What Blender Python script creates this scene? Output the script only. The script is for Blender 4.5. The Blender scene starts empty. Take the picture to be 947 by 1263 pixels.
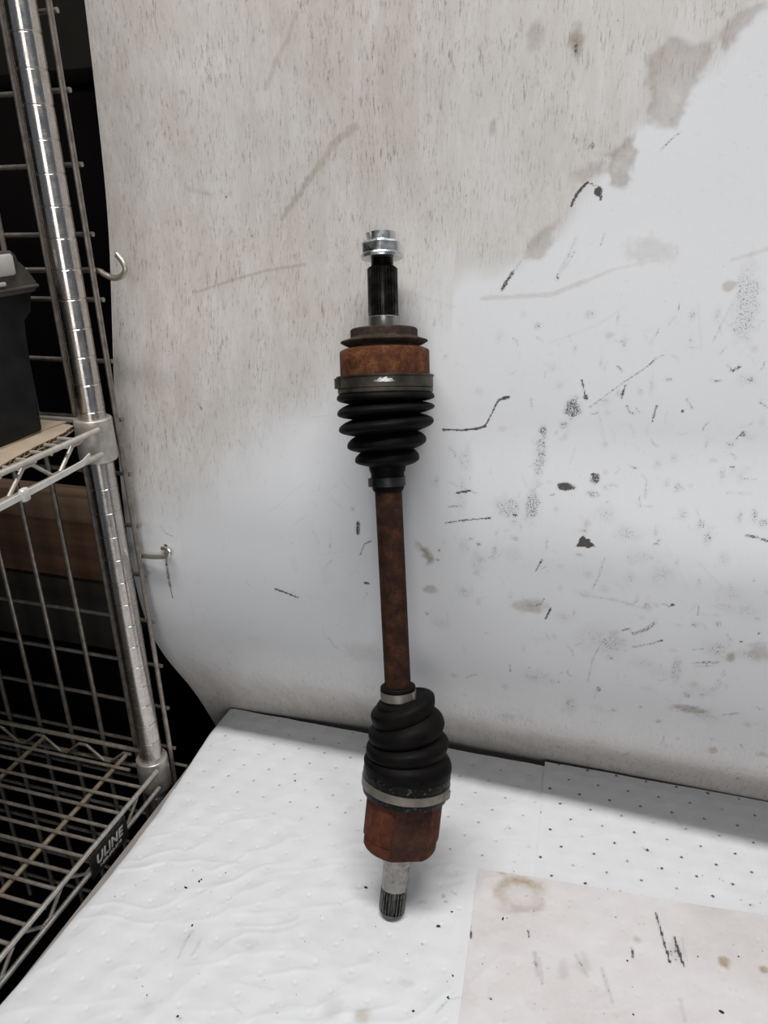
import bpy, math, random
import numpy as np
from mathutils import Vector, Matrix

random.seed(7)
rng = np.random.default_rng(7)
S = 0.001                     # everything below is written in millimetres
scene = bpy.context.scene
col = scene.collection

# ------------------------------------------------------------------ camera
FPX, IW, IH = 950.0, 947.0, 1263.0
CAM = np.array([158.4, -481.0, 605.0])
CX = np.array([0.95387, 0.29921, -0.02464])
CY = np.array([-0.09271, 0.37165, 0.92373])
CF = np.array([-0.28555, 0.87883, -0.38225])
cd = bpy.data.cameras.new('camera')
cam = bpy.data.objects.new('camera', cd)
col.objects.link(cam)
cd.sensor_fit = 'VERTICAL'
cd.sensor_height = 24.0
cd.lens = 24.0 * FPX / IH
cd.clip_start = 0.01
m = Matrix.Identity(4)
for i in range(3):
    m[i][0] = CX[i]; m[i][1] = CY[i]; m[i][2] = -CF[i]; m[i][3] = CAM[i] * S
cam.matrix_world = m
scene.camera = cam

# ------------------------------------------------------------------ light
w = bpy.data.worlds.new('world'); scene.world = w; w.use_nodes = True
bg = w.node_tree.nodes['Background']
bg.inputs['Color'].default_value = (0.72, 0.86, 1.0, 1)
bg.inputs['Strength'].default_value = 0.15

def area(name, loc, target, sx, sy, power, color):
    l = bpy.data.lights.new(name, 'AREA'); l.shape = 'RECTANGLE'
    l.size = sx; l.size_y = sy; l.energy = power; l.color = color
    o = bpy.data.objects.new(name, l); col.objects.link(o)
    o.location = Vector(loc) * S
    d = Vector(target) * S - o.location
    o.rotation_euler = d.to_track_quat('-Z', 'Y').to_euler()
    return o
area('ceiling_tube_lamp', (60, -330, 2000), (60, 60, 0), 1.2, 0.16, 31, (1.0, 0.985, 0.965))
area('front_fill_light', (650, -2300, 650), (0, 100, 200), 0.9, 1.1, 12, (1.0, 0.965, 0.92))  # unseen fill lamp, added low in front to lift the panel's underside

vs = scene.view_settings
vs.view_transform = 'Standard'; vs.look = 'None'; vs.gamma = 1.0
vs.use_curve_mapping = False
vs.exposure = 0.0

# ------------------------------------------------------------------ helpers
def tag(o, label=None, cat=None, group=None, kind=None):
    if label: o['label'] = label
    if cat: o['category'] = cat
    if group: o['group'] = group
    if kind: o['kind'] = kind
    return o

def empty(name, loc=(0, 0, 0)):
    o = bpy.data.objects.new(name, None); col.objects.link(o)
    o.location = Vector(loc) * S; o.empty_display_size = 0.02
    return o

class MB:
    """collects geometry in world millimetres"""
    def __init__(s): s.v = []; s.f = []; s.sm = []
    def add(s, vs, fs, smooth=True):
        b = len(s.v); s.v += [tuple(p) for p in vs]
        s.f += [tuple(i + b for i in f) for f in fs]; s.sm += [smooth] * len(fs)
        return s
    def box(s, x0, x1, y0, y1, z0, z1, b=0.0):
        if b <= 0:
            vs = [(x, y, z) for z in (z0, z1) for y in (y0, y1) for x in (x0, x1)]
            fs = [(0, 2, 3, 1), (4, 5, 7, 6), (0, 1, 5, 4), (1, 3, 7, 5), (3, 2, 6, 7), (2, 0, 4, 6)]
            return s.add(vs, fs, False)
        def ring(ins, z):      # octagonal bevelled section
            xa, xb, ya, yb = x0 + ins, x1 - ins, y0 + ins, y1 - ins
            return [(xa + b, ya, z), (xb - b, ya, z), (xb, ya + b, z), (xb, yb - b, z), (xb - b, yb, z), (xa + b, yb, z), (xa, yb - b, z), (xa, ya + b, z)]
        rs = ring(b * .7, z0) + ring(0, z0 + b) + ring(0, z1 - b) + ring(b * .7, z1)
        fs = [tuple(range(7, -1, -1)), tuple(range(24, 32))]
        for k in range(3):
            for i in range(8):
                j = (i + 1) % 8
                fs.append((k * 8 + i, k * 8 + j, k * 8 + 8 + j, k * 8 + 8 + i))
        return s.add(rs, fs, False)
    def tube(s, pts, r, n=10, cap=True, closed=False):
        P = [np.array(p, float) for p in pts]; m = len(P)
        rr = r if hasattr(r, '__len__') else [r] * m
        T = []
        for i in range(m):
            a = P[max(i - 1, 0)]; c = P[min(i + 1, m - 1)]
            t = c - a; T.append(t / np.linalg.norm(t))
        ref = np.array([0, 0, 1.0]) if abs(T[0][2]) < .9 else np.array([1.0, 0, 0])
        e = np.cross(T[0], ref); e /= np.linalg.norm(e)
        vs = []
        for i in range(m):
            e = e - T[i] * (e @ T[i]); e /= np.linalg.norm(e); g = np.cross(T[i], e)
            for k in range(n):
                a = 2 * math.pi * k / n
                vs.append(P[i] + rr[i] * (e * math.cos(a) + g * math.sin(a)))
        fs = []
        for i in range(m - 1):
            for k in range(n):
                j = (k + 1) % n
                fs.append((i * n + k, i * n + j, (i + 1) * n + j, (i + 1) * n + k))
        if cap:
            fs.append(tuple(range(n - 1, -1, -1))); fs.append(tuple(range((m - 1) * n, m * n)))
        return s.add(vs, fs)
    def rings(s, rings, cap0=True, cap1=True, smooth=True):
        n = len(rings[0]); vs = [p for r in rings for p in r]; fs = []
        for i in range(len(rings) - 1):
            for k in range(n):
                j = (k + 1) % n
                fs.append((i * n + k, i * n + j, (i + 1) * n + j, (i + 1) * n + k))
        if cap0: fs.append(tuple(range(n - 1, -1, -1)))
        if cap1: fs.append(tuple(range((len(rings) - 1) * n, len(rings) * n)))
        return s.add(vs, fs, smooth)
    def build(s, name, mat, parent=None, angle=35):
        org = Vector(parent.matrix_world.translation) if False else (Vector(world_loc(parent)) if parent else Vector((0, 0, 0)))
        me = bpy.data.meshes.new(name)
        me.from_pydata([(p[0] * S - org.x, p[1] * S - org.y, p[2] * S - org.z) for p in s.v], [], s.f)
        me.polygons.foreach_set('use_smooth', s.sm)
        if angle: me.set_sharp_from_angle(angle=math.radians(angle))
        me.materials.append(mat)
        o = bpy.data.objects.new(name, me); col.objects.link(o)
        if parent: o.parent = parent
        return o

def world_loc(o):
    p = Vector((0, 0, 0))
    while o is not None:
        p = p + o.location; o = o.parent
    return p

def linked(name, src, parent, off):
    """an alike piece sharing mesh data, shifted by off (mm)"""
    c = src.copy(); c.name = name; col.objects.link(c); c.parent = parent
    c.location = src.location + Vector(off) * S
    return c

# ------------------------------------------------------------------ numpy noise
def vnoise(x, y, seed=0):
    xi = np.floor(x).astype(np.int64); yi = np.floor(y).astype(np.int64)
    xf = x - xi; yf = y - yi
    def h(a, b):
        n = (a * 374761393 + b * 668265263 + seed * 974634777) & 0x7fffffff
        n = ((n ^ (n >> 13)) * 1274126177) & 0x7fffffff
        return ((n ^ (n >> 16)) & 0xffff) / 65535.0
    u = xf * xf * (3 - 2 * xf); v = yf * yf * (3 - 2 * yf)
    return (h(xi, yi) * (1 - u) + h(xi + 1, yi) * u) * (1 - v) + (h(xi, yi + 1) * (1 - u) + h(xi + 1, yi + 1) * u) * v
def fbm(x, y, seed=0, o=3):
    r = 0; a = .5
    for i in range(o):
        r = r + a * vnoise(x * 2 ** i, y * 2 ** i, seed + i); a *= .5
    return r / (1 - .5 ** o)
def sstep(a, b, x):
    t = np.clip((x - a) / (b - a), 0, 1); return t * t * (3 - 2 * t)

# ------------------------------------------------------------------ materials
class NT:
    def __init__(s, name, rough=.5, metal=0.0, color=(.5, .5, .5), spec=.5):
        s.m = bpy.data.materials.new(name); s.m.use_nodes = True
        s.t = s.m.node_tree; s.b = s.t.nodes['Principled BSDF']
        s.set('Roughness', rough); s.set('Metallic', metal); s.set('Base Color', (*color, 1)); s.set('Specular IOR Level', spec)
        s.co = None
    def set(s, k, v): s.b.inputs[k].default_value = v
    def n(s, t, **kw):
        o = s.t.nodes.new(t)
        for k, v in kw.items(): setattr(o, k, v)
        return o
    def l(s, a, b): s.t.links.new(a, b)
    def coords(s, scale=(1, 1, 1)):
        if s.co is None: s.co = s.n('ShaderNodeNewGeometry').outputs['Position']
        mp = s.n('ShaderNodeMapping'); mp.inputs['Scale'].default_value = scale
        s.l(s.co, mp.inputs['Vector']); return mp.outputs[0]
    def noise(s, scale, detail=4, rough=.6, vec=None, stretch=(1, 1, 1)):
        t = s.n('ShaderNodeTexNoise'); t.inputs['Scale'].default_value = scale
        t.inputs['Detail'].default_value = detail; t.inputs['Roughness'].default_value = rough
        s.l(vec or s.coords(stretch), t.inputs['Vector']); return t.outputs['Fac']
    def ramp(s, fac, stops):
        r = s.n('ShaderNodeValToRGB'); e = r.color_ramp.elements
        while len(e) < len(stops): e.new(.5)
        for i, (p, c) in enumerate(stops):
            e[i].position = p; e[i].color = (*c, 1) if len(c) == 3 else c
        s.l(fac, r.inputs[0]); return r.outputs[0]
    def mix(s, fac, a, b):
        x = s.n('ShaderNodeMix', data_type='RGBA')
        for sock, v in ((x.inputs[0], fac), (x.inputs[6], a), (x.inputs[7], b)):
            if isinstance(v, (tuple, list)): sock.default_value = (*v, 1)
            elif isinstance(v, (int, float)): sock.default_value = v
            else: s.l(v, sock)
        return x.outputs[2]
    def math(s, op, a, b=0.0, c=0.0, clamp=False):
        x = s.n('ShaderNodeMath', operation=op, use_clamp=clamp)
        for i, v in enumerate((a, b, c)):
            if isinstance(v, (int, float)): x.inputs[i].default_value = v
            else: s.l(v, x.inputs[i])
        return x.outputs[0]
    def bump(s, h, strength=.3, dist=.001):
        b = s.n('ShaderNodeBump'); b.inputs['Strength'].default_value = strength; b.inputs['Distance'].default_value = dist
        s.l(h, b.inputs['Height']); s.l(b.outputs[0], s.b.inputs['Normal'])
    def base(s, c): s.l(c, s.b.inputs['Base Color'])

def noisy(name, c0, c1, scale, rough, metal=0, r2=None, bump=.2, detail=5, stretch=(1, 1, 1), lo=.35, hi=.65, spec=.5):
    t = NT(name, rough, metal, spec=spec)
    f = t.noise(scale, detail, .65, stretch=stretch)
    t.base(t.ramp(f, [(lo, c0), (hi, c1)]))
    if r2 is not None:
        t.l(t.ramp(f, [(lo, (rough,) * 3), (hi, (r2,) * 3)]), t.b.inputs['Roughness'])
    if bump: t.bump(f, bump, .001)
    return t.m

# shelving metals
def chrome(name, c, dirt, rough, amount):
    t = NT(name, rough, 1.0)
    f = t.noise(60, 5, .7); g = t.noise(700, 3, .7)
    k = t.math('MULTIPLY', f, g)
    t.base(t.mix(t.ramp(k, [(.18, (0, 0, 0)), (.45, (amount,) * 3)]), c, dirt))
    t.l(t.ramp(f, [(.35, (rough,) * 3), (.7, (rough + .2,) * 3)]), t.b.inputs['Roughness'])
    return t.m
M = {}
M['post'] = chrome('chrome_post', (.66, .62, .59), (.30, .26, .21), .17, .7)
def brushed(mat, amt):
    b = mat.node_tree.nodes['Principled BSDF']; b.inputs['Anisotropic'].default_value = amt; b.inputs['Anisotropic Rotation'].default_value = .25
    tg = mat.node_tree.nodes.new('ShaderNodeTangent'); tg.direction_type = 'RADIAL'; tg.axis = 'Z'
    mat.node_tree.links.new(tg.outputs[0], b.inputs['Tangent'])
brushed(M['post'], .8)
M['collar'] = noisy('dull_collar', (.42, .38, .33), (.60, .58, .55), 70, .38, .55, bump=.1)
M['wire'] = noisy('zinc_wire', (.42, .39, .35), (.64, .61, .57), 110, .32, .65, bump=.1)
M['wire_up'] = noisy('dusty_wire', (.50, .46, .40), (.62, .59, .54), 120, .4, .55, bump=.1)
M['wire_low'] = noisy('brown_dusty_wire', (.22, .185, .155), (.40, .345, .285), 90, .5, .45, bump=.15)
M['rod_low'] = noisy('tan_rod', (.30, .23, .155), (.46, .375, .27), 90, .5, .35, bump=.15)
M['grid'] = noisy('grid_wire', (.22, .19, .165), (.38, .34, .30), 110, .35, .75, bump=.1)
M['hook'] = chrome('hook_metal', (.66, .62, .55), (.38, .31, .22), .28, .6)
# axle
def rust(name, a, b, c, metal=.1):
    t = NT(name, .8, metal, spec=.25)
    f = t.noise(95, 6, .75); g = t.noise(1000, 4, .7)
    h = t.math('ADD', t.math('MULTIPLY', f, .75), t.math('MULTIPLY', g, .25))
    t.base(t.ramp(h, [(.34, a), (.5, b), (.66, c)]))
    t.bump(g, .5, .0006)
    return t.m
M['rust_outer'] = rust('rust_outer', (.018, .006, .0035), (.088, .027, .0095), (.20, .082, .032))
M['rust_shaft'] = rust('rust_shaft', (.006, .003, .002), (.028, .010, .0046), (.078, .028, .0115))
M['rust_inner'] = rust('rust_inner', (.030, .0085, .0045), (.092, .024, .0105), (.15, .05, .022))
M['rust_flat'] = rust('rust_flat', (.020, .008, .0055), (.048, .0185, .011), (.082, .036, .022))
M['rust_ring'] = rust('rust_ring', (.014, .009, .006), (.04, .025, .017), (.085, .058, .04))
M['rubber'] = noisy('rubber', (.0022, .0021, .0021), (.0085, .0068, .006), 40, .5, 0, .62, bump=.25, spec=.08)
M['grease'] = noisy('greasy_rubber', (.0035, .0034, .0034), (.09, .085, .08), 300, .35, 0, .7, bump=.8, lo=.56, hi=.68, spec=.15)
M['clamp'] = noisy('clamp_steel', (.17, .155, .13), (.27, .25, .215), 70, .45, .55, bump=.12)
M['clamp_dark'] = noisy('clamp_dirty', (.028, .023, .018), (.085, .072, .057), 60, .5, .5, bump=.2)
M['clamp_black'] = noisy('clamp_black', (.008, .008, .008), (.03, .028, .026), 80, .45, .3, bump=.2)
M['spline'] = noisy('oily_steel', (.012, .010, .009), (.05, .046, .042), 120, .28, .8, bump=.1)
M['spline_low'] = noisy('blued_steel', (.035, .035, .035), (.16, .155, .15), 220, .32, .85, bump=.1)
M['steel'] = noisy('turned_steel', (.20, .19, .175), (.36, .345, .32), 160, .26, .9, .36, bump=.1)
M['steel_ring'] = noisy('seat_steel', (.16, .15, .14), (.34, .32, .29), 60, .32, .9, bump=.1)
M['nut'] = noisy('zinc_nut', (.55, .56, .56), (.78, .79, .78), 130, .22, 1.0, .42, bump=.15)
# rest
M['table'] = noisy('table_board', (.27, .235, .215), (.36, .32, .295), 20, .6)
M['table_leg'] = noisy('table_leg', (.05, .05, .05), (.08, .08, .08), 20, .5, .4)
M['plate'] = noisy('label_plate', (.017, .016, .016), (.03, .028, .027), 90, .45)
M['letters'] = NT('label_print', .5, 0, (.60, .57, .54)).m
M['case'] = noisy('black_plastic', (.004, .004, .0045), (.014, .0135, .014), 55, .5, 0, .65, bump=.15, spec=.2)
M['lid'] = noisy('dusty_black_plastic', (.022, .020, .019), (.085, .072, .06), 40, .5, 0, .65, bump=.15)
M['latch'] = noisy('grey_latch', (.42, .40, .385), (.50, .475, .455), 40, .45)
M['tie'] = noisy('white_nylon', (.56, .54, .50), (.66, .645, .61), 80, .4)
M['kraft'] = noisy('kraft_board', (.37, .29, .205), (.45, .365, .27), 35, .85, bump=.1)
M['flute'] = noisy('board_edge', (.13, .08, .04), (.30, .2, .11), 120, .9)
M['wood'] = noisy('old_board', (.05, .022, .011), (.135, .068, .034), 14, .8, bump=.3, stretch=(.35, 4, 4), lo=.3, hi=.7)
M['wood_top'] = noisy('old_board_pale', (.10, .058, .034), (.185, .118, .074), 14, .8, bump=.3, stretch=(.35, 4, 4), lo=.3, hi=.7)
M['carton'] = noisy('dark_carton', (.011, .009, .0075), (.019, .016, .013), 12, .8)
M['dark'] = noisy('near_black', (.0015, .001, .001), (.003, .002, .002), 10, .9, spec=.05)  # shade of the space behind the shelves put into the colour
M['cabinet'] = noisy('shaded_cabinet', (.0015, .001, .001), (.003, .002, .002), 8, .9, spec=.05)  # near black, so the gap behind shelving and panel stays in painted shade
M['wall'] = noisy('dark_wall', (.010, .0095, .008), (.015, .014, .0115), 6, .8, spec=.1)
M['floor'] = noisy('dark_floor', (.02, .018, .017), (.034, .03, .028), 6, .8)
M['crumb'] = noisy('black_crumb', (.008, .007, .006), (.02, .017, .015), 200, .7)

# ------------------------------------------------------------------ setting
def structure(name, mb, mat):
    o = mb.build(name, mat); o['kind'] = 'structure'; return o
structure('floor', MB().box(-1500, 1600, -2600, 740, -770, -750), M['floor'])
structure('wall_back', MB().box(-1500, 1600, 700, 740, -750, 1700), M['wall'])
structure('wall_left', MB().box(-1540, -1500, -1200, 740, -770, 1700), M['wall'])

# ------------------------------------------------------------------ backdrop sheet (bowed white panel)
_h = np.array([-140, -100, -60, -40, -2, 45, 95, 144, 190, 250, 340, 432, 493, 574, 631, 685, 768, 850, 950, 1060], float)
_v = np.array([297, 279, 260, 251, 235, 211, 179.5, 155, 143.5, 138.5, 144, 157.5, 170.5, 187.5, 194, 198, 203, 207, 212, 218], float)
_hf = np.arange(-140, 1061, 2.0)
_vf = np.interp(_hf, _h, _v)
_k = np.exp(-0.5 * (np.arange(-30, 31) / 11.0) ** 2); _k /= _k.sum()
_vf = np.convolve(np.pad(_vf, 30, mode='reflect', reflect_type='odd'), _k, 'valid')
def sheet_v(u, h):
    v = np.interp(h, _hf, _vf)
    low = 1 - sstep(20, 110, h)
    mid = 1 - sstep(300, 420, h)
    v = v + 6.2 * sstep(-310, -120, u) * sstep(300, 420, h)
    v = v + low * (5 * sstep(-328, -300, u) + 13 * sstep(-290, -60, u))
    v = v - 16 * np.clip((u + 60) / 400, 0, 1.2) * mid * (1 - .6 * low)
    return v
def at(px, py):
    """photo pixel -> (u, h) on the sheet"""
    d = CX * (px - IW / 2) - CY * (py - IH / 2) + CF * FPX
    a, b = 0.3, 2.0
    for _ in range(36):
        c = (a + b) / 2; p = CAM + d * c
        if p[1] > sheet_v(p[0], p[2]): b = c
        else: a = c
    return p[0], p[2]
def on_table(px, py):
    d = CX * (px - IW / 2) - CY * (py - IH / 2) + CF * FPX
    p = CAM - d * (CAM[2] / d[2]); return p[0], p[1]

class Painter:
    """per-vertex masks on a rectangular grid (marks that belong to the surface)"""
    def __init__(s, X, Y, to):
        s.X, s.Y, s.to = X, Y, to
        s.ch = [np.zeros(X.shape) for _ in range(3)]
        s.wob = fbm(X / 5, Y / 5, 3) - .5; s.wob2 = fbm(X / 14, Y / 14, 9) - .5
    def put(s, c, val): s.ch[c] = np.maximum(s.ch[c], val)
    def line(s, pts, w, st, c=0, fade=True):
        P = [s.to(*p) for p in pts]
        for i in range(len(P) - 1):
            (ax, ay), (bx, by) = P[i], P[i + 1]; L2 = (bx - ax) ** 2 + (by - ay) ** 2 + 1e-9
            t = np.clip(((s.X - ax) * (bx - ax) + (s.Y - ay) * (by - ay)) / L2, 0, 1)
            d = np.hypot(s.X - ax - t * (bx - ax), s.Y - ay - t * (by - ay)) + s.wob * w * .8
            s.put(c, st * (1 - sstep(w * .35, w * .9 + .5, d)))
    def blob(s, x, y, rx, ry, st, c=0, soft=.5, rot=0.0):
        cx, cy = s.to(x, y); k = .75
        dx, dy = s.X - cx, s.Y - cy
        ca, sa = math.cos(rot), math.sin(rot); dx, dy = dx * ca + dy * sa, -dx * sa + dy * ca
        d = np.sqrt((dx / (rx * k)) ** 2 + (dy / (ry * k)) ** 2) + s.wob * .7 + s.wob2 * .5
        s.put(c, st * (1 - sstep(1 - soft, 1.0 + soft * .4, d)))
    def poly(s, pts, st, c=1, edge=3.0):
        P = [s.to(*p) for p in pts]; n = len(P)
        X = s.X + s.wob * 8 + s.wob2 * 8; Y = s.Y + s.wob2 * 10
        ins = np.zeros(X.shape, bool); dmin = np.full(X.shape, 1e9)
        for i in range(n):
            (ax, ay), (bx, by) = P[i], P[(i + 1) % n]
            cond = ((ay > Y) != (by > Y)) & (X < (bx - ax) * (Y - ay) / (by - ay + 1e-12) + ax)
            ins ^= cond
            t = np.clip(((X - ax) * (bx - ax) + (Y - ay) * (by - ay)) / ((bx - ax) ** 2 + (by - ay) ** 2 + 1e-9), 0, 1)
            dmin = np.minimum(dmin, np.hypot(X - ax - t * (bx - ax), Y - ay - t * (by - ay)))
        sd = np.where(ins, dmin, -dmin)
        rim = 1 + .35 * np.exp(-(sd / 7) ** 2)
        s.put(c, st * rim * sstep(-edge, edge, sd))

def grid_object(name, X, Y, Z, mat, ch, parent=None, back=None):
    """X,Y,Z 2-D arrays in mm; back: function giving a coarse underside"""
    r, c = X.shape
    V = np.stack([X, Y, Z], -1).reshape(-1, 3) * S
    idx = np.arange(r * c).reshape(r, c)
    Q = np.stack([idx[:-1, :-1], idx[:-1, 1:], idx[1:, 1:], idx[1:, :-1]], -1).reshape(-1, 4)
    cols = np.ones((r * c, 4)); 
    for i in range(3): cols[:, i] = np.clip(ch[i], 0, 1).reshape(-1)
    if back is not None:
        bV, bQ, bc = back(X, Y, Z)
        Q = np.concatenate([Q, bQ + len(V)]); V = np.concatenate([V, bV * S])
        cols = np.concatenate([cols, np.tile([0, 0, 0, 1.0], (len(bV), 1))])
    me = bpy.data.meshes.new(name)
    me.vertices.add(len(V)); me.vertices.foreach_set('co', V.ravel())
    me.loops.add(Q.size); me.loops.foreach_set('vertex_index', Q.ravel().astype(np.int32))
    me.polygons.add(len(Q)); me.polygons.foreach_set('loop_start', np.arange(0, Q.size, 4, dtype=np.int32))
    me.polygons.foreach_set('use_smooth', np.ones(len(Q), bool))
    me.update(calc_edges=True); me.validate()
    a = me.color_attributes.new('marks', 'FLOAT_COLOR', 'POINT'); a.data.foreach_set('color', cols.ravel())
    me.materials.append(mat)
    o = bpy.data.objects.new(name, me); col.objects.link(o)
    if parent: o.parent = parent
    return o

# sheet material
t = NT('sheet_laminate', .42, 0, spec=.35)
at_n = t.n('ShaderNodeAttribute', attribute_name='marks'); sp = t.n('ShaderNodeSeparateColor'); t.l(at_n.outputs['Color'], sp.inputs[0])
R_, G_, B_ = sp.outputs
big = t.noise(5, 4, .6)
fine = t.noise(900, 4, .75)
mid = t.noise(160, 5, .75)
grain = t.noise(620, 5, .8, stretch=(1.0, .05, .15))
clus = t.noise(38, 4, .7)
grain2 = t.noise(60, 6, .75, stretch=(1.0, .05, .30))
base = t.ramp(big, [(.3, (.69, .695, .71)), (.7, (.74, .745, .765))])
# exposed, weathered face and painted warm bounce: beige with vertical grain
beige = t.ramp(grain2, [(.30, (.475, .43, .385)), (.50, (.53, .49, .45)), (.70, (.61, .58, .55))])
base = t.mix(t.math('MULTIPLY', B_, .95, clamp=True), base, beige)
streak = t.math('MULTIPLY', t.ramp(grain, [(.53, (0, 0, 0)), (.64, (1, 1, 1))]), t.math('MULTIPLY', t.math('ADD', t.math('MULTIPLY', B_, .85), .03), t.ramp(clus, [(.34, (.12,) * 3), (.62, (1,) * 3)])))
base = t.mix(streak, base, (.165, .130, .105))
# general dirt
dirt = t.math('MULTIPLY', t.ramp(mid, [(.60, (0, 0, 0)), (.78, (1, 1, 1))]), .28)
base = t.mix(dirt, base, (.33, .29, .25))
spk = t.noise(420, 3, .8)
base = t.mix(t.math('MULTIPLY', t.ramp(spk, [(.66, (0, 0, 0)), (.74, (1, 1, 1))]), .35), base, (.22, .20, .18))
# brown stains
stain = t.math('MULTIPLY', G_, t.math('ADD', t.math('MULTIPLY', mid, 1.3), .28), clamp=True)
base = t.mix(stain, base, (.265, .205, .150))
# dark scuffs, speckled when weak
fine = t.math('ADD', t.math('MULTIPLY', fine, 2.2), -.55)
sc = t.math('MULTIPLY', t.math('SUBTRACT', t.math('MULTIPLY', R_, 1.15), t.math('MULTIPLY', fine, 1.1)), 4.0)
sc2 = t.math('ADD', t.math('MULTIPLY', R_, .20), t.math('MAXIMUM', sc, 0.0), clamp=True)
base = t.mix(t.math('MULTIPLY', sc2, .93), base, (.022, .018, .016))
t.base(base)
t.bump(t.math('ADD', t.math('MULTIPLY', grain, B_), t.math('MULTIPLY', mid, .25)), .12, .0008)
M['sheet'] = t.m

us = np.concatenate([np.arange(-328, 292, 1.35), np.arange(292, 560, 6.0)])
hs = np.concatenate([np.arange(-140, -40, 5.0), np.arange(-40, 782, 1.35), np.arange(782, 1060, 6.0)])
X, H = np.meshgrid(us, hs)
V_ = sheet_v(X, H)
# slight waviness of the thin panel
V_ = V_ + 2.0 * (fbm(X / 190, H / 190, 21) - .5) * sstep(120, 260, H)
p = Painter(X, H, at)
o5 = lambda x, y: (100 + x / 2.3675, y / 2.3675)
o1 = lambda x, y: (500 + x / 2.1186, y / 2.1186)
o2 = lambda x, y: (500 + x / 2.1186, 430 + y / 2.1186)
o6 = lambda x, y: (140 + x / 2.785, 450 + y / 2.785)
k1 = 1 / 2.1186; k5 = 1 / 2.3675; k6 = 1 / 2.785
def bl(f, k, x, y, rx, ry, st, c=0, soft=.5, rot=0): p.blob(*f(x, y), rx * k * 1.05, ry * k * 1.05, st, c, soft, rot)
def ln(f, k, pts, w_, st, c=0): p.line([f(*q) for q in pts], w_ * k * .5, st, c)
# weathered face (blue channel): upper left, fading downwards; painted bounce light at the bottom
U0, H0 = X, H
bx = [at(947, 0), at(880, 55), at(800, 130), at(735, 230), at(640, 330), at(540, 350), at(400, 470), at(150, 640)]
bx = sorted(bx)
lim = np.interp(X, [q[0] for q in bx], [q[1] for q in bx])
wv = (fbm(X / 40, H / 40, 5) - .5) * 60
soft_w = np.where(X > at(560, 340)[0], 14, 70)
p.ch[2] = sstep(0, 1, (H - lim + wv * .8) / soft_w * .5 + .5) * (.68 + .6 * (fbm(X / 70, H / 110, 15)))
p.ch[2] = np.maximum(p.ch[2], .16 * (1 - sstep(at(300, 480)[0], at(560, 480)[0], X)) * sstep(330, 480, H))
low_bounce = (1 - sstep(50, 180, H)) * .85  # bottom dirt plus warm light bounced off the pads, painted in as beige
p.ch[2] = np.maximum(p.ch[2], low_bounce)
p.ch[2] = np.clip(p.ch[2], 0, 1) * (1 - .25 * sstep(at(480, 200)[0], at(620, 200)[0], X) * sstep(300, 480, H))
# brown stains
bl(o1, k1, 340, 93, 22, 30, .40, 1); bl(o1, k1, 445, 110, 17, 38, .62, 1); bl(o1, k1, 445, 122, 7, 22, .6, 0)
bl(o1, k1, 229, 333, 9, 20, .40, 1)
p.poly([o1(*q) for q in ((628, 150), (700, 95), (795, 108), (802, 150), (745, 245), (715, 330), (640, 320), (628, 235))], .36)
p.poly([o1(*q) for q in ((805, 105), (850, 60), (890, 10), (947, 0), (947, 18), (890, 62), (835, 132))], .34)
p.poly([o1(*q) for q in ((530, 400), (600, 345), (605, 430), (565, 500), (528, 488))], .44)
p.poly([o1(*q) for q in ((310, 675), (340, 610), (400, 570), (385, 640), (350, 678))], .32)
p.poly([o1(*q) for q in ((430, 460), (480, 430), (525, 425), (522, 450), (470, 470))], .28)
bl(o1, k1, 845, 748, 14, 11, .5, 1)
# marks, upper right
ln(o1, k1, [(433, 538), (448, 505), (476, 476)], 7, .85); ln(o1, k1, [(476, 476), (502, 488)], 4, .7); bl(o1, k1, 503, 498, 10, 11, .95); bl(o1, k1, 510, 518, 4, 6, .8)
ln(o1, k1, [(252, 757), (265, 735), (280, 712)], 9, .75); ln(o1, k1, [(282, 708), (300, 685)], 8, .45)
ln(o1, k1, [(400, 718), (445, 625)], 10, .40); bl(o1, k1, 397, 722, 6, 10, .6); ln(o1, k1, [(418, 700), (442, 655)], 6, .4)
bl(o1, k1, 487, 381, 7, 8, .6); bl(o1, k1, 555, 52, 3, 3, .8); ln(o1, k1, [(665, 395), (690, 368), (718, 345)], 4, .55)
ln(o1, k1, [(0, 760), (60, 782), (130, 802)], 5, .28); ln(o1, k1, [(200, 780), (380, 770), (470, 735)], 10, .24, 1); ln(o1, k1, [(470, 735), (540, 705), (700, 670)], 6, .18, 1)
bl(o1, k1, 890, 800, 28, 95, .45); ln(o1, k1, [(803, 892), (845, 810), (885, 735)], 4, .42); ln(o1, k1, [(712, 810), (714, 792)], 4, .75)
bl(o1, k1, 480, 822, 13, 11, .42); ln(o1, k1, [(636, 952), (655, 936)], 5, .7); ln(o1, k1, [(380, 895), (500, 850), (575, 800)], 4, .3)
ln(o1, k1, [(765, 790), (772, 915)], 4, .3); ln(o1, k1, [(708, 640), (710, 665)], 6, .45); ln(o1, k1, [(850, 680), (947, 650)], 8, .2, 1); ln(o1, k1, [(510, 640), (520, 610)], 5, .5)
ln(o1, k1, [(620, 870), (640, 900), (660, 860)], 4, .3); bl(o1, k1, 640, 655, 60, 30, .22, 1)
ln(o1, k1, [(410, 232), (445, 208)], 3, .0)
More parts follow.
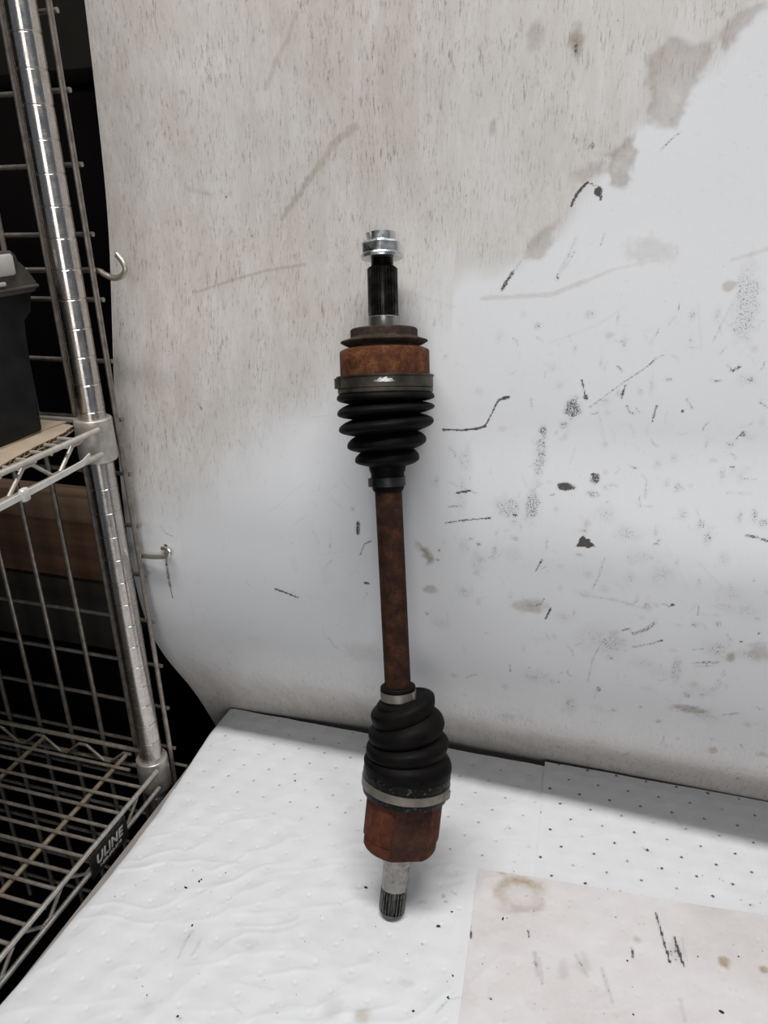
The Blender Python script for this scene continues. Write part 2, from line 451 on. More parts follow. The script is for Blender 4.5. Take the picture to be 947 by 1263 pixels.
# marks, right middle
ln(o2, k1, [(98, 212), (145, 213), (185, 210), (208, 203)], 5, .95); ln(o2, k1, [(208, 203), (228, 165), (242, 135), (272, 128)], 5, .8); bl(o2, k1, 262, 128, 11, 4, .95)
bl(o2, k1, 437, 155, 24, 27, .66); bl(o2, k1, 412, 200, 12, 12, .5); ln(o2, k1, [(460, 82), (466, 105), (472, 132)], 6, .85); bl(o2, k1, 471, 126, 8, 8, .85)
ln(o2, k1, [(480, 155), (560, 95), (652, 33)], 4, .55); ln(o2, k1, [(563, 133), (575, 95)], 5, .75); ln(o2, k1, [(656, 150), (645, 190)], 6, .75)
ln(o2, k1, [(500, 140), (520, 250)], 5, .28); ln(o2, k1, [(430, 300), (445, 255)], 4, .3)
bl(o2, k1, 352, 290, 18, 62, .50); bl(o2, k1, 360, 215, 11, 12, .58); bl(o2, k1, 155, 290, 22, 40, .36)
ln(o2, k1, [(118, 262), (150, 300)], 4, .5)
bl(o2, k1, 420, 362, 23, 11, .95); bl(o2, k1, 497, 340, 15, 14, .72); bl(o2, k1, 492, 380, 18, 10, .52); bl(o2, k1, 490, 330, 8, 6, .8)
ln(o2, k1, [(133, 377), (172, 371)], 5, .98); ln(o2, k1, [(112, 414), (145, 411)], 4, .6); ln(o2, k1, [(103, 456), (160, 448), (222, 443)], 4, .85)
bl(o2, k1, 265, 415, 42, 26, .46); bl(o2, k1, 330, 410, 23, 47, .52); bl(o2, k1, 285, 435, 9, 9, .72); bl(o2, k1, 145, 380, 18, 60, .35)
p.poly([o2(*q) for q in ((440, 518), (455, 498), (470, 488), (482, 505), (497, 518), (470, 524))], .92, 0, 1.0); bl(o2, k1, 455, 540, 13, 5, .55)
p.poly([o2(*q) for q in ((28, 505), (60, 520), (72, 560), (52, 562), (45, 530))], .62); bl(o2, k1, 65, 630, 22, 13, .5, 1); bl(o2, k1, 87, 528, 6, 4, .75); bl(o2, k1, 85, 552, 8, 5, .6)
bl(o2, k1, 190, 560, 24, 48, .38); bl(o2, k1, 190, 512, 10, 9, .58); bl(o2, k1, 285, 495, 11, 8, .5); bl(o2, k1, 280, 535, 20, 20, .3)
ln(o2, k1, [(340, 582), (357, 552)], 5, .72); ln(o2, k1, [(488, 630), (505, 595), (520, 545)], 5, .5); bl(o2, k1, 595, 553, 24, 16, .34)
ln(o2, k1, [(888, 488), (915, 493), (947, 502)], 7, .72); bl(o2, k1, 883, 222, 9, 9, .6); bl(o2, k1, 724, 164, 4, 4, .95); ln(o2, k1, [(328, 132), (331, 155)], 5, .65)
ln(o2, k1, [(612, 412), (612, 388)], 5, .6); ln(o2, k1, [(627, 392), (629, 345)], 5, .55); ln(o2, k1, [(840, 376), (905, 381)], 4, .4)
ln(o2, k1, [(366, 706), (380, 678)], 5, .95); bl(o2, k1, 325, 670, 42, 22, .35, 1); ln(o2, k1, [(465, 645), (560, 660), (640, 685)], 7, .42); bl(o2, k1, 660, 512, 5, 4, .6); bl(o2, k1, 910, 606, 4, 4, .7)
ln(o2, k1, [(595, 745), (625, 735), (650, 718)], 10, .58); ln(o2, k1, [(595, 780), (640, 772), (672, 762)], 6, .55); bl(o2, k1, 669, 763, 5, 4, .9); bl(o2, k1, 698, 670, 5, 4, .9); bl(o2, k1, 876, 765, 5, 5, .8)
ln(o2, k1, [(476, 872), (490, 810), (512, 768)], 5, .5); bl(o2, k1, 505, 890, 6, 9, .65); bl(o2, k1, 705, 845, 15, 42, .46); ln(o2, k1, [(750, 822), (815, 820)], 9, .55); ln(o2, k1, [(755, 830), (800, 829)], 5, .5)
bl(o2, k1, 815, 880, 11, 20, .36); bl(o2, k1, 740, 942, 36, 12, .58, 1); ln(o2, k1, [(710, 948), (770, 935)], 6, .5); bl(o2, k1, 850, 805, 10, 15, .6, 1); bl(o2, k1, 925, 792, 30, 24, .42, 1); ln(o2, k1, [(890, 775), (947, 768)], 6, .4)
bl(o2, k1, 430, 935, 20, 42, .42); bl(o2, k1, 615, 937, 7, 6, .6); ln(o2, k1, [(825, 958), (872, 952)], 9, .5); bl(o2, k1, 713, 1019, 7, 4, .85); bl(o2, k1, 802, 1050, 12, 17, .58, 1); bl(o2, k1, 930, 1060, 18, 10, .4, 1)
ln(o2, k1, [(805, 600), (845, 645)], 4, .36); ln(o2, k1, [(765, 560), (830, 625), (890, 662)], 4, .34); ln(o2, k1, [(680, 515), (735, 620)], 4, .26)
bl(o2, k1, 95, 720, 26, 18, .36); bl(o2, k1, 55, 692, 7, 6, .5); bl(o2, k1, 388, 752, 9, 14, .45); ln(o2, k1, [(320, 1040), (420, 1058)], 5, .5); ln(o2, k1, [(190, 1022), (300, 1048)], 5, .5)
bl(o2, k1, 130, 855, 14, 9, .45); bl(o2, k1, 260, 885, 12, 14, .42); bl(o2, k1, 500, 940, 22, 18, .3); bl(o2, k1, 155, 905, 12, 10, .4); bl(o2, k1, 345, 760, 30, 10, .25)
# marks, left
bl(o6, k6, 180, 622, 10, 9, .98, 0, .3); ln(o6, k6, [(178, 640), (184, 700), (194, 760)], 15, .68); ln(o6, k6, [(194, 760), (203, 800)], 7, .75); ln(o6, k6, [(190, 660), (215, 735)], 3, .45); ln(o6, k6, [(212, 745), (228, 745)], 3, .0)
ln(o6, k6, [(160, 550), (180, 578), (205, 590)], 6, .5); ln(o6, k6, [(105, 545), (140, 550)], 5, .35); bl(o6, k6, 130, 568, 12, 4, .4); bl(o6, k6, 195, 560, 14, 4, .4); bl(o6, k6, 130, 680, 22, 50, .25)
ln(o6, k6, [(290, 130), (303, 152)], 6, .7); bl(o6, k6, 263, 188, 5, 5, .6); bl(o6, k6, 840, 562, 8, 26, .85); ln(o6, k6, [(848, 652), (862, 615), (885, 605)], 6, .75); bl(o6, k6, 872, 750, 16, 9, .9); ln(o6, k6, [(858, 805), (872, 785)], 5, .5)
ln(o6, k6, [(555, 770), (590, 782), (635, 800)], 8, .85); ln(o6, k6, [(455, 750), (474, 762)], 4, .6); bl(o6, k6, 690, 436, 5, 4, .5); ln(o6, k6, [(742, 455), (785, 490)], 5, .38); bl(o6, k6, 820, 495, 10, 12, .4)
ln(o6, k6, [(737, 935), (752, 958), (772, 976)], 6, .55); bl(o6, k6, 555, 1042, 10, 3, .75); ln(o6, k6, [(395, 982), (415, 998)], 5, .45); ln(o6, k6, [(232, 380), (230, 500), (248, 740)], 4, .25); ln(o6, k6, [(262, 800), (275, 862)], 4, .35)
ln(o6, k6, [(145, 300), (165, 292), (190, 262)], 5, .42); ln(o6, k6, [(298, 368), (330, 300), (352, 228)], 8, .32); bl(o6, k6, 850, 985, 80, 55, .20, 1); ln(o6, k6, [(700, 652), (800, 640)], 4, .3); bl(o6, k6, 320, 835, 8, 10, .4); ln(o6, k6, [(310, 860), (308, 900)], 6, .25)
bl(o6, k6, 100, 462, 5, 5, .7); ln(o6, k6, [(78, 390), (92, 412)], 6, .5); bl(o6, k6, 620, 680, 16, 30, .2); bl(o6, k6, 730, 720, 26, 40, .2); bl(o6, k6, 480, 940, 30, 8, .25); ln(o6, k6, [(520, 520), (660, 400)], 4, .22); ln(o6, k6, [(505, 280), (520, 230)], 6, .3); bl(o6, k6, 595, 170, 14, 12, .22)
ln(o6, k6, [(680, 180), (740, 175)], 4, .35); bl(o6, k6, 745, 620, 5, 10, .5); bl(o6, k6, 690, 637, 3, 3, .7)
# marks, upper left
ln(o5, k5, [(585, 640), (640, 560), (690, 490)], 16, .40, 1); ln(o5, k5, [(690, 490), (740, 415), (800, 370)], 22, .34, 1); ln(o5, k5, [(335, 853), (450, 815), (540, 790), (655, 772)], 7, .40, 1)
ln(o5, k5, [(540, 258), (570, 175)], 16, .30, 1); ln(o5, k5, [(570, 175), (605, 110), (628, 40)], 14, .26, 1); bl(o5, k5, 295, 270, 11, 8, .4, 1); ln(o5, k5, [(310, 550), (380, 570)], 12, .22, 1); bl(o5, k5, 423, 574, 4, 4, .9); bl(o5, k5, 165, 370, 10, 9, .3, 1)
ln(o5, k5, [(640, 15), (660, 0)], 14, .25, 1)
# scattered small scuffs over the white lower face
for _ in range(300):
    x = 530 + 417 * rng.random() ** .8; y = rng.uniform(380, 955)
    if rng.random() < .5:
        a = rng.uniform(0, math.pi); L = rng.uniform(3, 16); b_ = rng.uniform(-.4, .4)
        p.line([(x, y), (x + L * .5 * math.cos(a), y + L * .5 * math.sin(a)), (x + L * math.cos(a + b_), y + L * math.sin(a + b_))], rng.uniform(.6, 1.5), rng.uniform(.28, .66))
    else:
        p.blob(x, y, rng.uniform(1.5, 8), rng.uniform(1.5, 11), rng.uniform(.36, .56), 0, .9) if rng.random() < .8 else p.blob(x, y, rng.uniform(2, 6), rng.uniform(2, 6), .22, 1, .9)
for _ in range(45):
    x = rng.uniform(150, 460); y = rng.uniform(420, 860); a = rng.uniform(.8, 2.6); L = rng.uniform(3, 18)
    p.line([(x, y), (x + L * math.cos(a), y + L * math.sin(a))], rng.uniform(.6, 1.3), rng.uniform(.18, .42))
for _ in range(26):
    x = rng.uniform(560, 940); y = rng.uniform(600, 930); r_ = rng.uniform(10, 26)
    p.blob(x, y, r_, r_ * rng.uniform(.4, 1), rng.uniform(.36, .46), 0, .9)
def rear(X, Y, Z):
    uu = np.linspace(-328, X[0, -1], 30); hh = np.linspace(H[0, 0], H[-1, 0], 70)
    A, B = np.meshgrid(uu, hh); vv = sheet_v(A, B) + 3.0
    r, c = A.shape; idx = np.arange(r * c).reshape(r, c)
    Q = np.stack([idx[:-1, :-1], idx[1:, :-1], idx[1:, 1:], idx[:-1, 1:]], -1).reshape(-1, 4)
    V = np.stack([A, vv, B], -1).reshape(-1, 3); n = len(V); V = list(V); Q = list(Q)
    for e in (0, 1):          # rim strips along both vertical edges
        u = uu[0] if e == 0 else uu[-1]
        for i, h in enumerate(hh):
            V.append((u, sheet_v(u, h) + 0.1, h)); V.append((u, sheet_v(u, h) + 3.0, h))
        for i in range(len(hh) - 1):
            q = n + 2 * i; Q.append((q, q + 2, q + 3, q + 1) if e else (q, q + 1, q + 3, q + 2))
        n = len(V)
    return np.array(V), np.array(Q), None
sheet = grid_object('backdrop_sheet', X, V_, H, M['sheet'], p.ch, None, rear)
tag(sheet, 'large bowed white panel with brown water stains and black scuffs standing behind the axle', 'panel')

# ------------------------------------------------------------------ work table
tb = empty('work_table', (110, -50, -750))
TZ = -2.6
_o = [(-283.5, -336), (560, -336), (560, 232), (-288, 232), (-284.5, 103), (-283.5, 6)]
MB().add([(x, y, TZ - 30) for x, y in _o] + [(x, y, TZ) for x, y in _o],
         [tuple(range(5, -1, -1)), tuple(range(6, 12))] + [(i, (i + 1) % 6, 6 + (i + 1) % 6, 6 + i) for i in range(6)], False).build('tabletop', M['table'], tb)
leg = MB().box(-270, -230, -300, -260, -750, TZ - 30).build('leg', M['table_leg'], tb)
for off in ((740, 0, 0), (740, 470, 0), (0, 470, 0)): linked('leg', leg, tb, off)
tag(tb, 'low workbench top hidden under the white absorbent pads', 'table')

# pads
def pad_mat(name, c0, c1):
    t = NT(name, .55, 0, spec=.3)
    a = t.n('ShaderNodeAttribute', attribute_name='marks'); sp = t.n('ShaderNodeSeparateColor'); t.l(a.outputs['Color'], sp.inputs[0])
    R_, G_, B_ = sp.outputs
    f = t.noise(30, 5, .65); g = t.noise(1400, 3, .7); m_ = t.noise(220, 4, .75)
    b = t.ramp(f, [(.32, c0), (.68, c1)])
    b = t.mix(t.math('MULTIPLY', B_, t.math('ADD', m_, .2), clamp=True), b, (.44, .365, .35))
    b = t.mix(t.math('MULTIPLY', G_, t.math('ADD', m_, .35), clamp=True), b, (.30, .20, .07))
    sc = t.math('MULTIPLY', t.math('SUBTRACT', R_, t.math('MULTIPLY', m_, 1.1)), 5.0)
    sc = t.math('ADD', t.math('MULTIPLY', R_, .35), t.math('MAXIMUM', sc, 0), clamp=True)
    b = t.mix(t.math('MULTIPLY', sc, .92), b, (.03, .026, .025))
    t.base(b); t.bump(t.math('ADD', t.math('MULTIPLY', g, .5), m_), .10, .0006)
    return t.m
M['pad_clean'] = pad_mat('pad_white', (.735, .74, .755), (.775, .78, .795))
M['pad_dirty'] = pad_mat('pad_soiled', (.715, .685, .68), (.765, .745, .745))

def make_pad(name, quad, ztop, mat, paint, lattice, wr, label, flat=None, drape=False, res=1.5):
    """quad: back-left, back-right, front-right, front-left corners in mm"""
    bl_, br_, fr_, fl_ = [np.array(q, float) for q in quad]
    nu = int(np.linalg.norm(br_ - bl_) / res); nv = int(np.linalg.norm(fl_ - bl_) / res)
    s_, t_ = np.meshgrid(np.linspace(0, 1, nu), np.linspace(0, 1, nv))
    W = lambda a: a[..., None]
    P = W((1 - s_) * (1 - t_)) * fl_ + W(s_ * (1 - t_)) * fr_ + W(s_ * t_) * br_ + W((1 - s_) * t_) * bl_
    X, Y = P[..., 0].copy(), P[..., 1].copy()
    Lw = np.linalg.norm(br_ - bl_); Lh = np.linalg.norm(fl_ - bl_)
    ed = np.minimum(np.minimum(s_, 1 - s_) * Lw, np.minimum(t_, 1 - t_) * Lh)
    # ragged outline
    X += (fbm(X / 30, Y / 30, 31) - .5) * 2.0 * (1 - sstep(0, 20, ed)) ; Y += (fbm(X / 30, Y / 30, 37) - .5) * 2.0 * (1 - sstep(0, 20, ed))
    p = Painter(X, Y, on_table)
    # embossed dimples
    ox, oy, ax, ay, bx_, by_ = lattice
    det = ax * by_ - ay * bx_
    a = ((X - ox) * by_ - (Y - oy) * bx_) / det; b = (ax * (Y - oy) - ay * (X - ox)) / det
    da = a - np.round(a); db = b - np.round(b)
    dist = np.hypot(da * ax + db * bx_, da * ay + db * by_)
    rid = vnoise(np.round(a) * 7.3 + 100, np.round(b) * 5.1 + 100, 77)
    amp, dot, dim = wr
    pil = sstep(0, 13, dist) * dim
    dimple = -np.exp(-(dist / 1.9) ** 2) * dim * 1.1 + np.exp(-((dist - 3.0) / 1.2) ** 2) * dim * .35
    al, ac = X * .78 + Y * .62, -X * .62 + Y * .78
    warp = (fbm(X / 70, Y / 70, 41) - .5) * 60
    ridge = 1 - np.abs(2 * vnoise(al / 120 + 9, (ac + warp) / 24, 51) - 1)
    ridge2 = 1 - np.abs(2 * vnoise((al - warp) / 60, (ac + .25 * al + warp * .5) / 15, 61) - 1)
    wrk = amp * (.6 * ridge ** 4 + .45 * ridge2 ** 5 * vnoise(X / 60, Y / 60, 71) * 1.5)
    Z = ztop + (pil + dimple + wrk - dim) * sstep(0, 10, ed) * .9
    if flat is not None: Z = ztop + (Z - ztop) * flat(X, Y)
    p.put(0, dot * (.6 + .6 * rid) * (1 - sstep(1.0, 2.3, dist)))
    paint(p)
    if drape:
        # the left border rolls down to the table edge along a slightly bowed line
        lim = np.interp(Y, [-340, -171, -129, -83, -33, 52, 110, 181, 236], [-290, -285, -282, -280, -276.5, -277.5, -284, -290.5, -290.5])
        X = X + (lim - (fl_[0] + (bl_[0] - fl_[0]) * t_)) * (1 - s_) ** 3
        k = np.clip(s_ * Lw / 9.0, 0, 1)
        Z = Z - 2.0 * (1 - np.sqrt(np.clip(1 - (1 - k) ** 2, 0, 1)))
    def under(X, Y, Z):
        # low skirt and underside
        r, c = X.shape
        loop = [(0, j) for j in range(0, c, 6)] + [(i, c - 1) for i in range(0, r, 6)] + [(r - 1, j) for j in range(c - 1, -1, -6)] + [(i, 0) for i in range(r - 1, -1, -6)]
        V = []; n = len(loop)
        for i, j in loop: V.append((X[i, j], Y[i, j], Z[i, j])); V.append((X[i, j], Y[i, j], min(Z[i, j] - .3, ztop - 1.0)))
        Q = [(2 * i, 2 * ((i + 1) % n), 2 * ((i + 1) % n) + 1, 2 * i + 1)[::-1] for i in range(n)]
        return np.array(V), np.array(Q), None
    o = grid_object(name, X, Y, Z, mat, p.ch, None, under)
    tag(o, label, 'pad', 'white absorbent pads spread on the workbench')
    return o

q4 = lambda x, y: (540 + x / 2.327, 900 + y / 2.327)
q3 = lambda x, y: (200 + x / 2.3675, 850 + y / 2.3675)
e4, e3 = 1 / 2.327, 1 / 2.3675
TS = .95         # mm per photo pixel on the table, about
def paintA(p):
    p.blob(*q3(545, 345), 7, 7, .28); p.line([q4(190, 285), q4(205, 270)], .8, .5)
    for _ in range(40):
        x, y = q4(random.uniform(20, 290), random.uniform(60, 400)); p.blob(x, y, .9, .9, random.uniform(.2, .6))
def paintB(p):
    p.line([q4(588, 338), q4(602, 348), q4(617, 352)], 1.0, .75); p.line([q4(668, 235), q4(705, 285)], 1.0, .45)
    p.blob(*q4(826, 383), 1.2, 1.8, .8); p.blob(*q4(870, 490), 1.6, 1.2, .9); p.blob(*q4(925, 497), 1.4, 1.1, .8); p.blob(*q4(899, 497), 1.5, 1.3, .9)
    for _ in range(130):
        x, y = q4(random.uniform(320, 947), random.uniform(100, 510)); p.blob(x, y, .8, .8, random.uniform(.2, .6))
    p.blob(*q4(900, 470), 30, 14, .10, 2, .8)
def paintC(p):
    p.line([q3(33, 782), q3(52, 735), q3(72, 700)], 1.8, .5); p.line([q3(74, 772), q3(96, 735)], 1.8, .5); p.blob(*q3(50, 720), 28, 24, .20, 2, .9)
    p.blob(*q3(240, 740), 17, 9, .30, 2, .8); p.blob(*q3(180, 760), 20, 10, .15, 2, .9); p.blob(*q3(497, 935), 11, 15, .34, 0, .8); p.blob(*q3(585, 955), 10, 9, .42, 1, .8); p.blob(*q3(715, 860), 10, 5, .35, 2, .8)
    p.line([q3(800, 945), q3(830, 912)], 1.8, .55); p.line([q3(838, 905), q3(872, 900)], 1.4, .4); p.blob(*q3(540, 345), 5, 6, .2)
    p.blob(*q3(820, 605), 2.2, 3.5, .7, 1); p.blob(*q3(828, 622), 2.4, 2.0, .7, 1); p.line([q3(745, 625), q3(770, 612)], 1.2, .5); p.line([q3(845, 592), q3(858, 602)], 1.1, .6)
    p.line([q3(320, 876), q3(200, 850)], 1.2, .2, 2); p.blob(*q3(-60, 930), 16, 9, .25, 0, .8); p.blob(*q3(40, 960), 5, 3, .5)
    p.line([q3(205, 930), q3(230, 948)], 1.0, .35)
    for _ in range(150):
        x, y = q3(random.uniform(-180, 900), random.uniform(420, 970)); p.blob(x, y, .8, .8, random.uniform(.25, .7))
def paintD(p):
    p.ch[2] += .12 + .34 * np.clip(fbm(p.X / 55, p.Y / 55, 91) - .38, 0, 1) * 2
    p.line([q4(625, 530), q4(645, 605), q4(665, 672)], 1.7, .8); p.line([q4(678, 598), q4(690, 640), q4(706, 682)], 1.8, .8); p.line([q4(700, 600), q4(710, 655)], 1.2, .5)
    p.blob(*q4(682, 635), 9, 20, .5); p.line([q4(277, 645), q4(286, 710)], 2.4, .55); p.line([q4(290, 660), q4(300, 730)], 1.6, .45)
    p.blob(*q4(415, 675), 10, 15, .45); p.line([q4(395, 650), q4(428, 710)], 2.0, .55); p.blob(*q4(360, 692), 7, 14, .4); p.line([q4(470, 690), q4(500, 785)], 2.0, .5)
    p.line([q4(695, 780), q4(708, 840)], 2.0, .4); p.line([q4(556, 630), q4(560, 658)], 1.8, .7); p.line([q4(258, 580), q4(262, 600)], 1.6, .7)
    cx, cy = on_table(*q4(237, 475)); d = np.hypot((p.X - cx) / 21, (p.Y - cy) / 17) + p.wob * .4
    p.put(1, .85 * (.5 + .5 * sstep(-10, 14, (p.Y - cy) - .4 * (p.X - cx))) * np.exp(-((d - .92) / .30) ** 2) * (.55 + .9 * (p.wob2 + .3))); p.put(2, .35 * (1 - sstep(.6, 1.1, d)))
    p.blob(*q4(183, 415), 7, 3.6, .5, 1, .6); p.blob(*q4(820, 672), 8, 8, .85, 1, .7); p.blob(*q4(938, 695), 7, 5, .8, 1, .6); p.blob(*q4(820, 722), 6, 3, .35, 2, .8); p.blob(*q4(572, 606), 6, 5, .45, 1, .8)
    p.blob(*q4(275, 795), 16, 9, .3, 2, .8); p.blob(*q4(195, 525), 15, 6, .35, 0, .8); p.line([q4(92, 565), q4(95, 600)], 2.0, .7); p.blob(*q4(150, 775), 4, 2, .6)
    for _ in range(160):
        x, y = q4(random.uniform(100, 947), random.uniform(410, 845)); p.blob(x, y, .85, .85, random.uniform(.3, .8))
latA = (41.8, 175.0, 32.3, 1.0, 10.4, 21.3)
latB = (151.7, 102.9, 31.5, -.2, 18.6, 19.6)
latC = (-40.0, 20.0, 32.0, 1.0, 10.4, 21.3)
latD = (120.0, 20.0, 31.5, .5, 17.0, 20.0)
make_pad('absorbent_pad', ((-290.5, 236), (122, 236), (122, 55), (-294, 55)), -1.3, M['pad_clean'], paintA, latA, (.5, .62, .9),
         'white absorbent pad at the back left under the boot, edge against the bowed panel',
         flat=lambda x, y: sstep(0, 8, y - 92 + .04 * (x + 280)) * (1 - sstep(98, 108, x)), drape=True)
make_pad('absorbent_pad', ((108.5, 243), (540, 243), (540, 60), (119, 60)), -.15, M['pad_clean'], paintB, latB, (.35, 1.0, .8),
         'white absorbent pad with rows of dark dimple dots at the back right',
         flat=lambda x, y: sstep(0, 8, y - 76 - .078 * (x - 65)))
make_pad('absorbent_pad', ((-292, 87.5), (110, 70), (110, -330), (-298.5, -330)), 0.0, M['pad_clean'], paintC, latC, (1.9, .22, 1.1),
         'wrinkled white absorbent pad at the front left that the axle stands on',
         flat=lambda x, y: (1 - sstep(50, 63, x + .075 * (72 - y) * -1)) * sstep(10, 26, np.hypot(x + 1, y)), drape=True)
make_pad('absorbent_pad', ((65, 71.7), (540, 108), (540, -330), (100, -330)), 1.25, M['pad_dirty'], paintD, latD, (1.5, .06, .5),
         'soiled pinkish absorbent pad at the front right with brown stains and black streaks')

# crumbs of dirt on the pads
cr = MB()
spots = [(q3(70, 580), 1.9), (q3(108, 562), 1.5), (q3(115, 556), 1.2), (q3(595, 580), 1.9), (q3(845, 651), 1.9), (q3(806, 692), 1.9), (q3(416, 738), 1.2), (q3(441, 765), 1.2), (q3(508, 817), 1.4), (q3(628, 800), 1.3), (q3(640, 793), 1.2), (q3(733, 940), 1.3), (q3(836, 904), 1.3), (q3(388, 267), 1.1), (q3(88, 690), 1.4),
         (q4(813, 813), 2.4), (q4(543, 667), 1.5), (q4(186, 546), 1.5), (q4(930, 640), 1.5), (q4(560, 822), 1.8), (q4(862, 655), 1.2), (q4(43, 706), 1.3), (q4(28, 768), 1.3), (q4(745, 655), 1.1), (q4(510, 542), 1.2), (q4(152, 777), 1.2), (q3(45, 955), 1.8)]
for _ in range(70): spots.append((q3(random.uniform(-150, 1700), random.uniform(520, 970)), random.uniform(.35, .75)))
for (px, py), r in spots:
    x, y = on_table(px, py); r *= .68
    if x < -268: continue
    z = 1.5 if x > 66 + .088 * (72 - y) and y < 70 else .2
    a0 = random.random() * 6.28; el = random.uniform(1, 2.0)
    ring = []
    for k in range(6):
        a = k * math.pi / 3; q = r * random.uniform(.7, 1.2); dx, dy = q * el * math.cos(a), q * math.sin(a)
        ring.append((x + dx * math.cos(a0) - dy * math.sin(a0), y + dx * math.sin(a0) + dy * math.cos(a0)))
    vs_ = [(a, b, z) for a, b in ring] + [(x, y, z + r * .9)]
    cr.add(vs_, [(k, (k + 1) % 6, 6) for k in range(6)], False)
tag(cr.build('dirt_crumbs', M['crumb']), 'tiny black dirt crumbs scattered over the white pads', 'dirt', kind='stuff')

# ------------------------------------------------------------------ drive axle
ax_root = empty('drive_axle', (0, 0, 0))
tag(ax_root, 'rusty car drive axle with two black ribbed boots standing on end against the white panel', 'axle')
VIEW = np.array([-0.30, 0.94, -0.15]); VIEW /= np.linalg.norm(VIEW)
def unit(a): return a / np.linalg.norm(a)
# axis lines measured along the axle (mm); lower joint leans a little right, shaft leans left
A0 = np.array([-1.0, 0.5, 2.7]); A1 = np.array([4.2, 42.0, 135.8]); AD = unit(A1 - A0)
B0 = np.array([-8.2, 58.2, 202.0]); B1 = np.array([-27.4, 104.2, 374.6]); BD = unit(B1 - B0)
C0 = np.array([-29.5, 109.9, 395.8]); C1 = np.array([-44.9, 157.5, 570.0]); CD = unit(C1 - C0)
def frame(D):
    e = unit(np.cross(VIEW, D)) * 1.0       # sideways
    if e @ CX < 0: e = -e
    f = unit(np.cross(D, e))                # away from or towards the viewer
    if f @ VIEW > 0: f = -f                 # towards the viewer
    return e, f
def ring(P, D, r, n=64, section=None, tilt=0.0):
    if tilt:
        c, s_ = math.cos(tilt), math.sin(tilt); e, f = frame(D)
        D = unit(D * c - e * s_)            # right side up
    e, f = frame(D); out = []
    for k in range(n):
        a = 2 * math.pi * k / n
        q = r if section is None else r * section(a)
        out.append(P + q * (f * math.cos(a) + e * math.sin(a)))
    return out
def orient(rs):                             # keep outward normals
    return [list(reversed(r)) for r in rs] if True else rs
def lathe(prof, P0, D, n=64, section=None, cap0=True, cap1=True, mb=None):
    mb = mb or MB()
    rs = [ring(P0 + D * s, D, r, n, section) for s, r in prof]
    e, f = frame(D)
    flip = np.cross(f, e) @ D < 0
    mb.rings([list(reversed(r)) for r in rs] if flip else rs, cap0, cap1)
    return mb
def gear(nt, depth):
    def f(a):
        x = (a * nt / (2 * math.pi)) % 1.0
        t = min(x, 1 - x) * 2                # 0 at tooth centre
        return 1 - depth * (0 if t < .38 else 1 if t > .68 else (t - .38) / .30)
    return f
# lower splined stub
lathe([(0, 9.6), (2.2, 11.3)], A0, AD, 48).build('stub_tip', M['spline_low'], ax_root)
lathe([(2.2, 11.0), (4.5, 11.95), (24.0, 11.95), (25.0, 11.6)], A0, AD, 22 * 8, gear(22, .17), True, True).build('stub_spline', M['spline_low'], ax_root)
lathe([(24.5, 11.75), (48, 12.2), (50, 13.6), (52.5, 14.2), (62, 14.2), (63, 20), (74, 20)], A0, AD).build('stub_shaft', M['steel'], ax_root)
# tripod housing: a cylinder with three flats
FC = math.radians(12); HA = math.radians(30)
def tri(R, chord):
    def f(a):
        q = 1.0
        for k in range(3):
            d = (a - FC - k * 2 * math.pi / 3 + math.pi) % (2 * math.pi) - math.pi
            if abs(d) < HA: q = min(q, .972 * chord / R / max(math.cos(d), .5))
        return q
    return f
CH = 34.0 * math.cos(HA)
hb = MB()
rs = []
for s_, R in ((64.0, 12), (64.2, 28.5), (65.5, 31.6), (68, 32.9), (77.5, 33.3), (78.3, 34.4), (116, 34.4), (117, 33)):
    rs.append([q for q in ring(A0 + AD * s_, AD, R, 180, tri(R, CH if R > 30 else CH * .93))])
hb.rings([list(reversed(r)) for r in rs] if np.cross(frame(AD)[1], frame(AD)[0]) @ AD < 0 else rs)
hs_obj = hb.build('inner_joint_housing', M['rust_inner'], ax_root, 20)
hs_obj.data.materials.append(M['rust_flat'])
_e, _f = frame(AD)
for q in hs_obj.data.polygons:
    c_ = np.array(q.center) / S - A0; a_ = math.atan2(c_ @ _e, c_ @ _f)
    for k in range(3):
        d_ = (a_ - FC - k * 2 * math.pi / 3 + math.pi) % (2 * math.pi) - math.pi
        if abs(d_) < HA - .01 and abs(np.array(q.normal) @ AD) < .7: q.material_index = 1
# inner boot: big end, greasy lip, spiral bellows
def loft(keys, sub=8, n=72, sharp=1.0):
    """keys: (P, D, r, tilt)"""
    rs = []
    for i in range(len(keys) - 1):
        P, D, r, ti = keys[i]; P2, D2, r2, t2 = keys[i + 1]
        for k in range(sub):
            x = k / sub               # rib crest rounded, valley narrow
            y = 1 - (1 - x) ** 2.3 if r2 > r else x ** 2.3
            rs.append(ring(P * (1 - x) + P2 * x, unit(D * (1 - x) + D2 * x), r + (r2 - r) * y, n, None, ti + (t2 - ti) * x))
    P, D, r, ti = keys[-1]; rs.append(ring(P, D, r, n, None, ti))
    D = keys[0][1]
    flip = np.cross(frame(D)[1], frame(D)[0]) @ D < 0
    return MB().rings([list(reversed(r)) for r in rs] if flip else rs)
rad = math.radians
la = lambda s: A0 + AD * s
lathe([(113.5, 34.6), (115, 37.6), (118, 38.2), (121.5, 38.4)], A0, AD, cap0=True, cap1=True).build('boot_lip', M['grease'], ax_root)
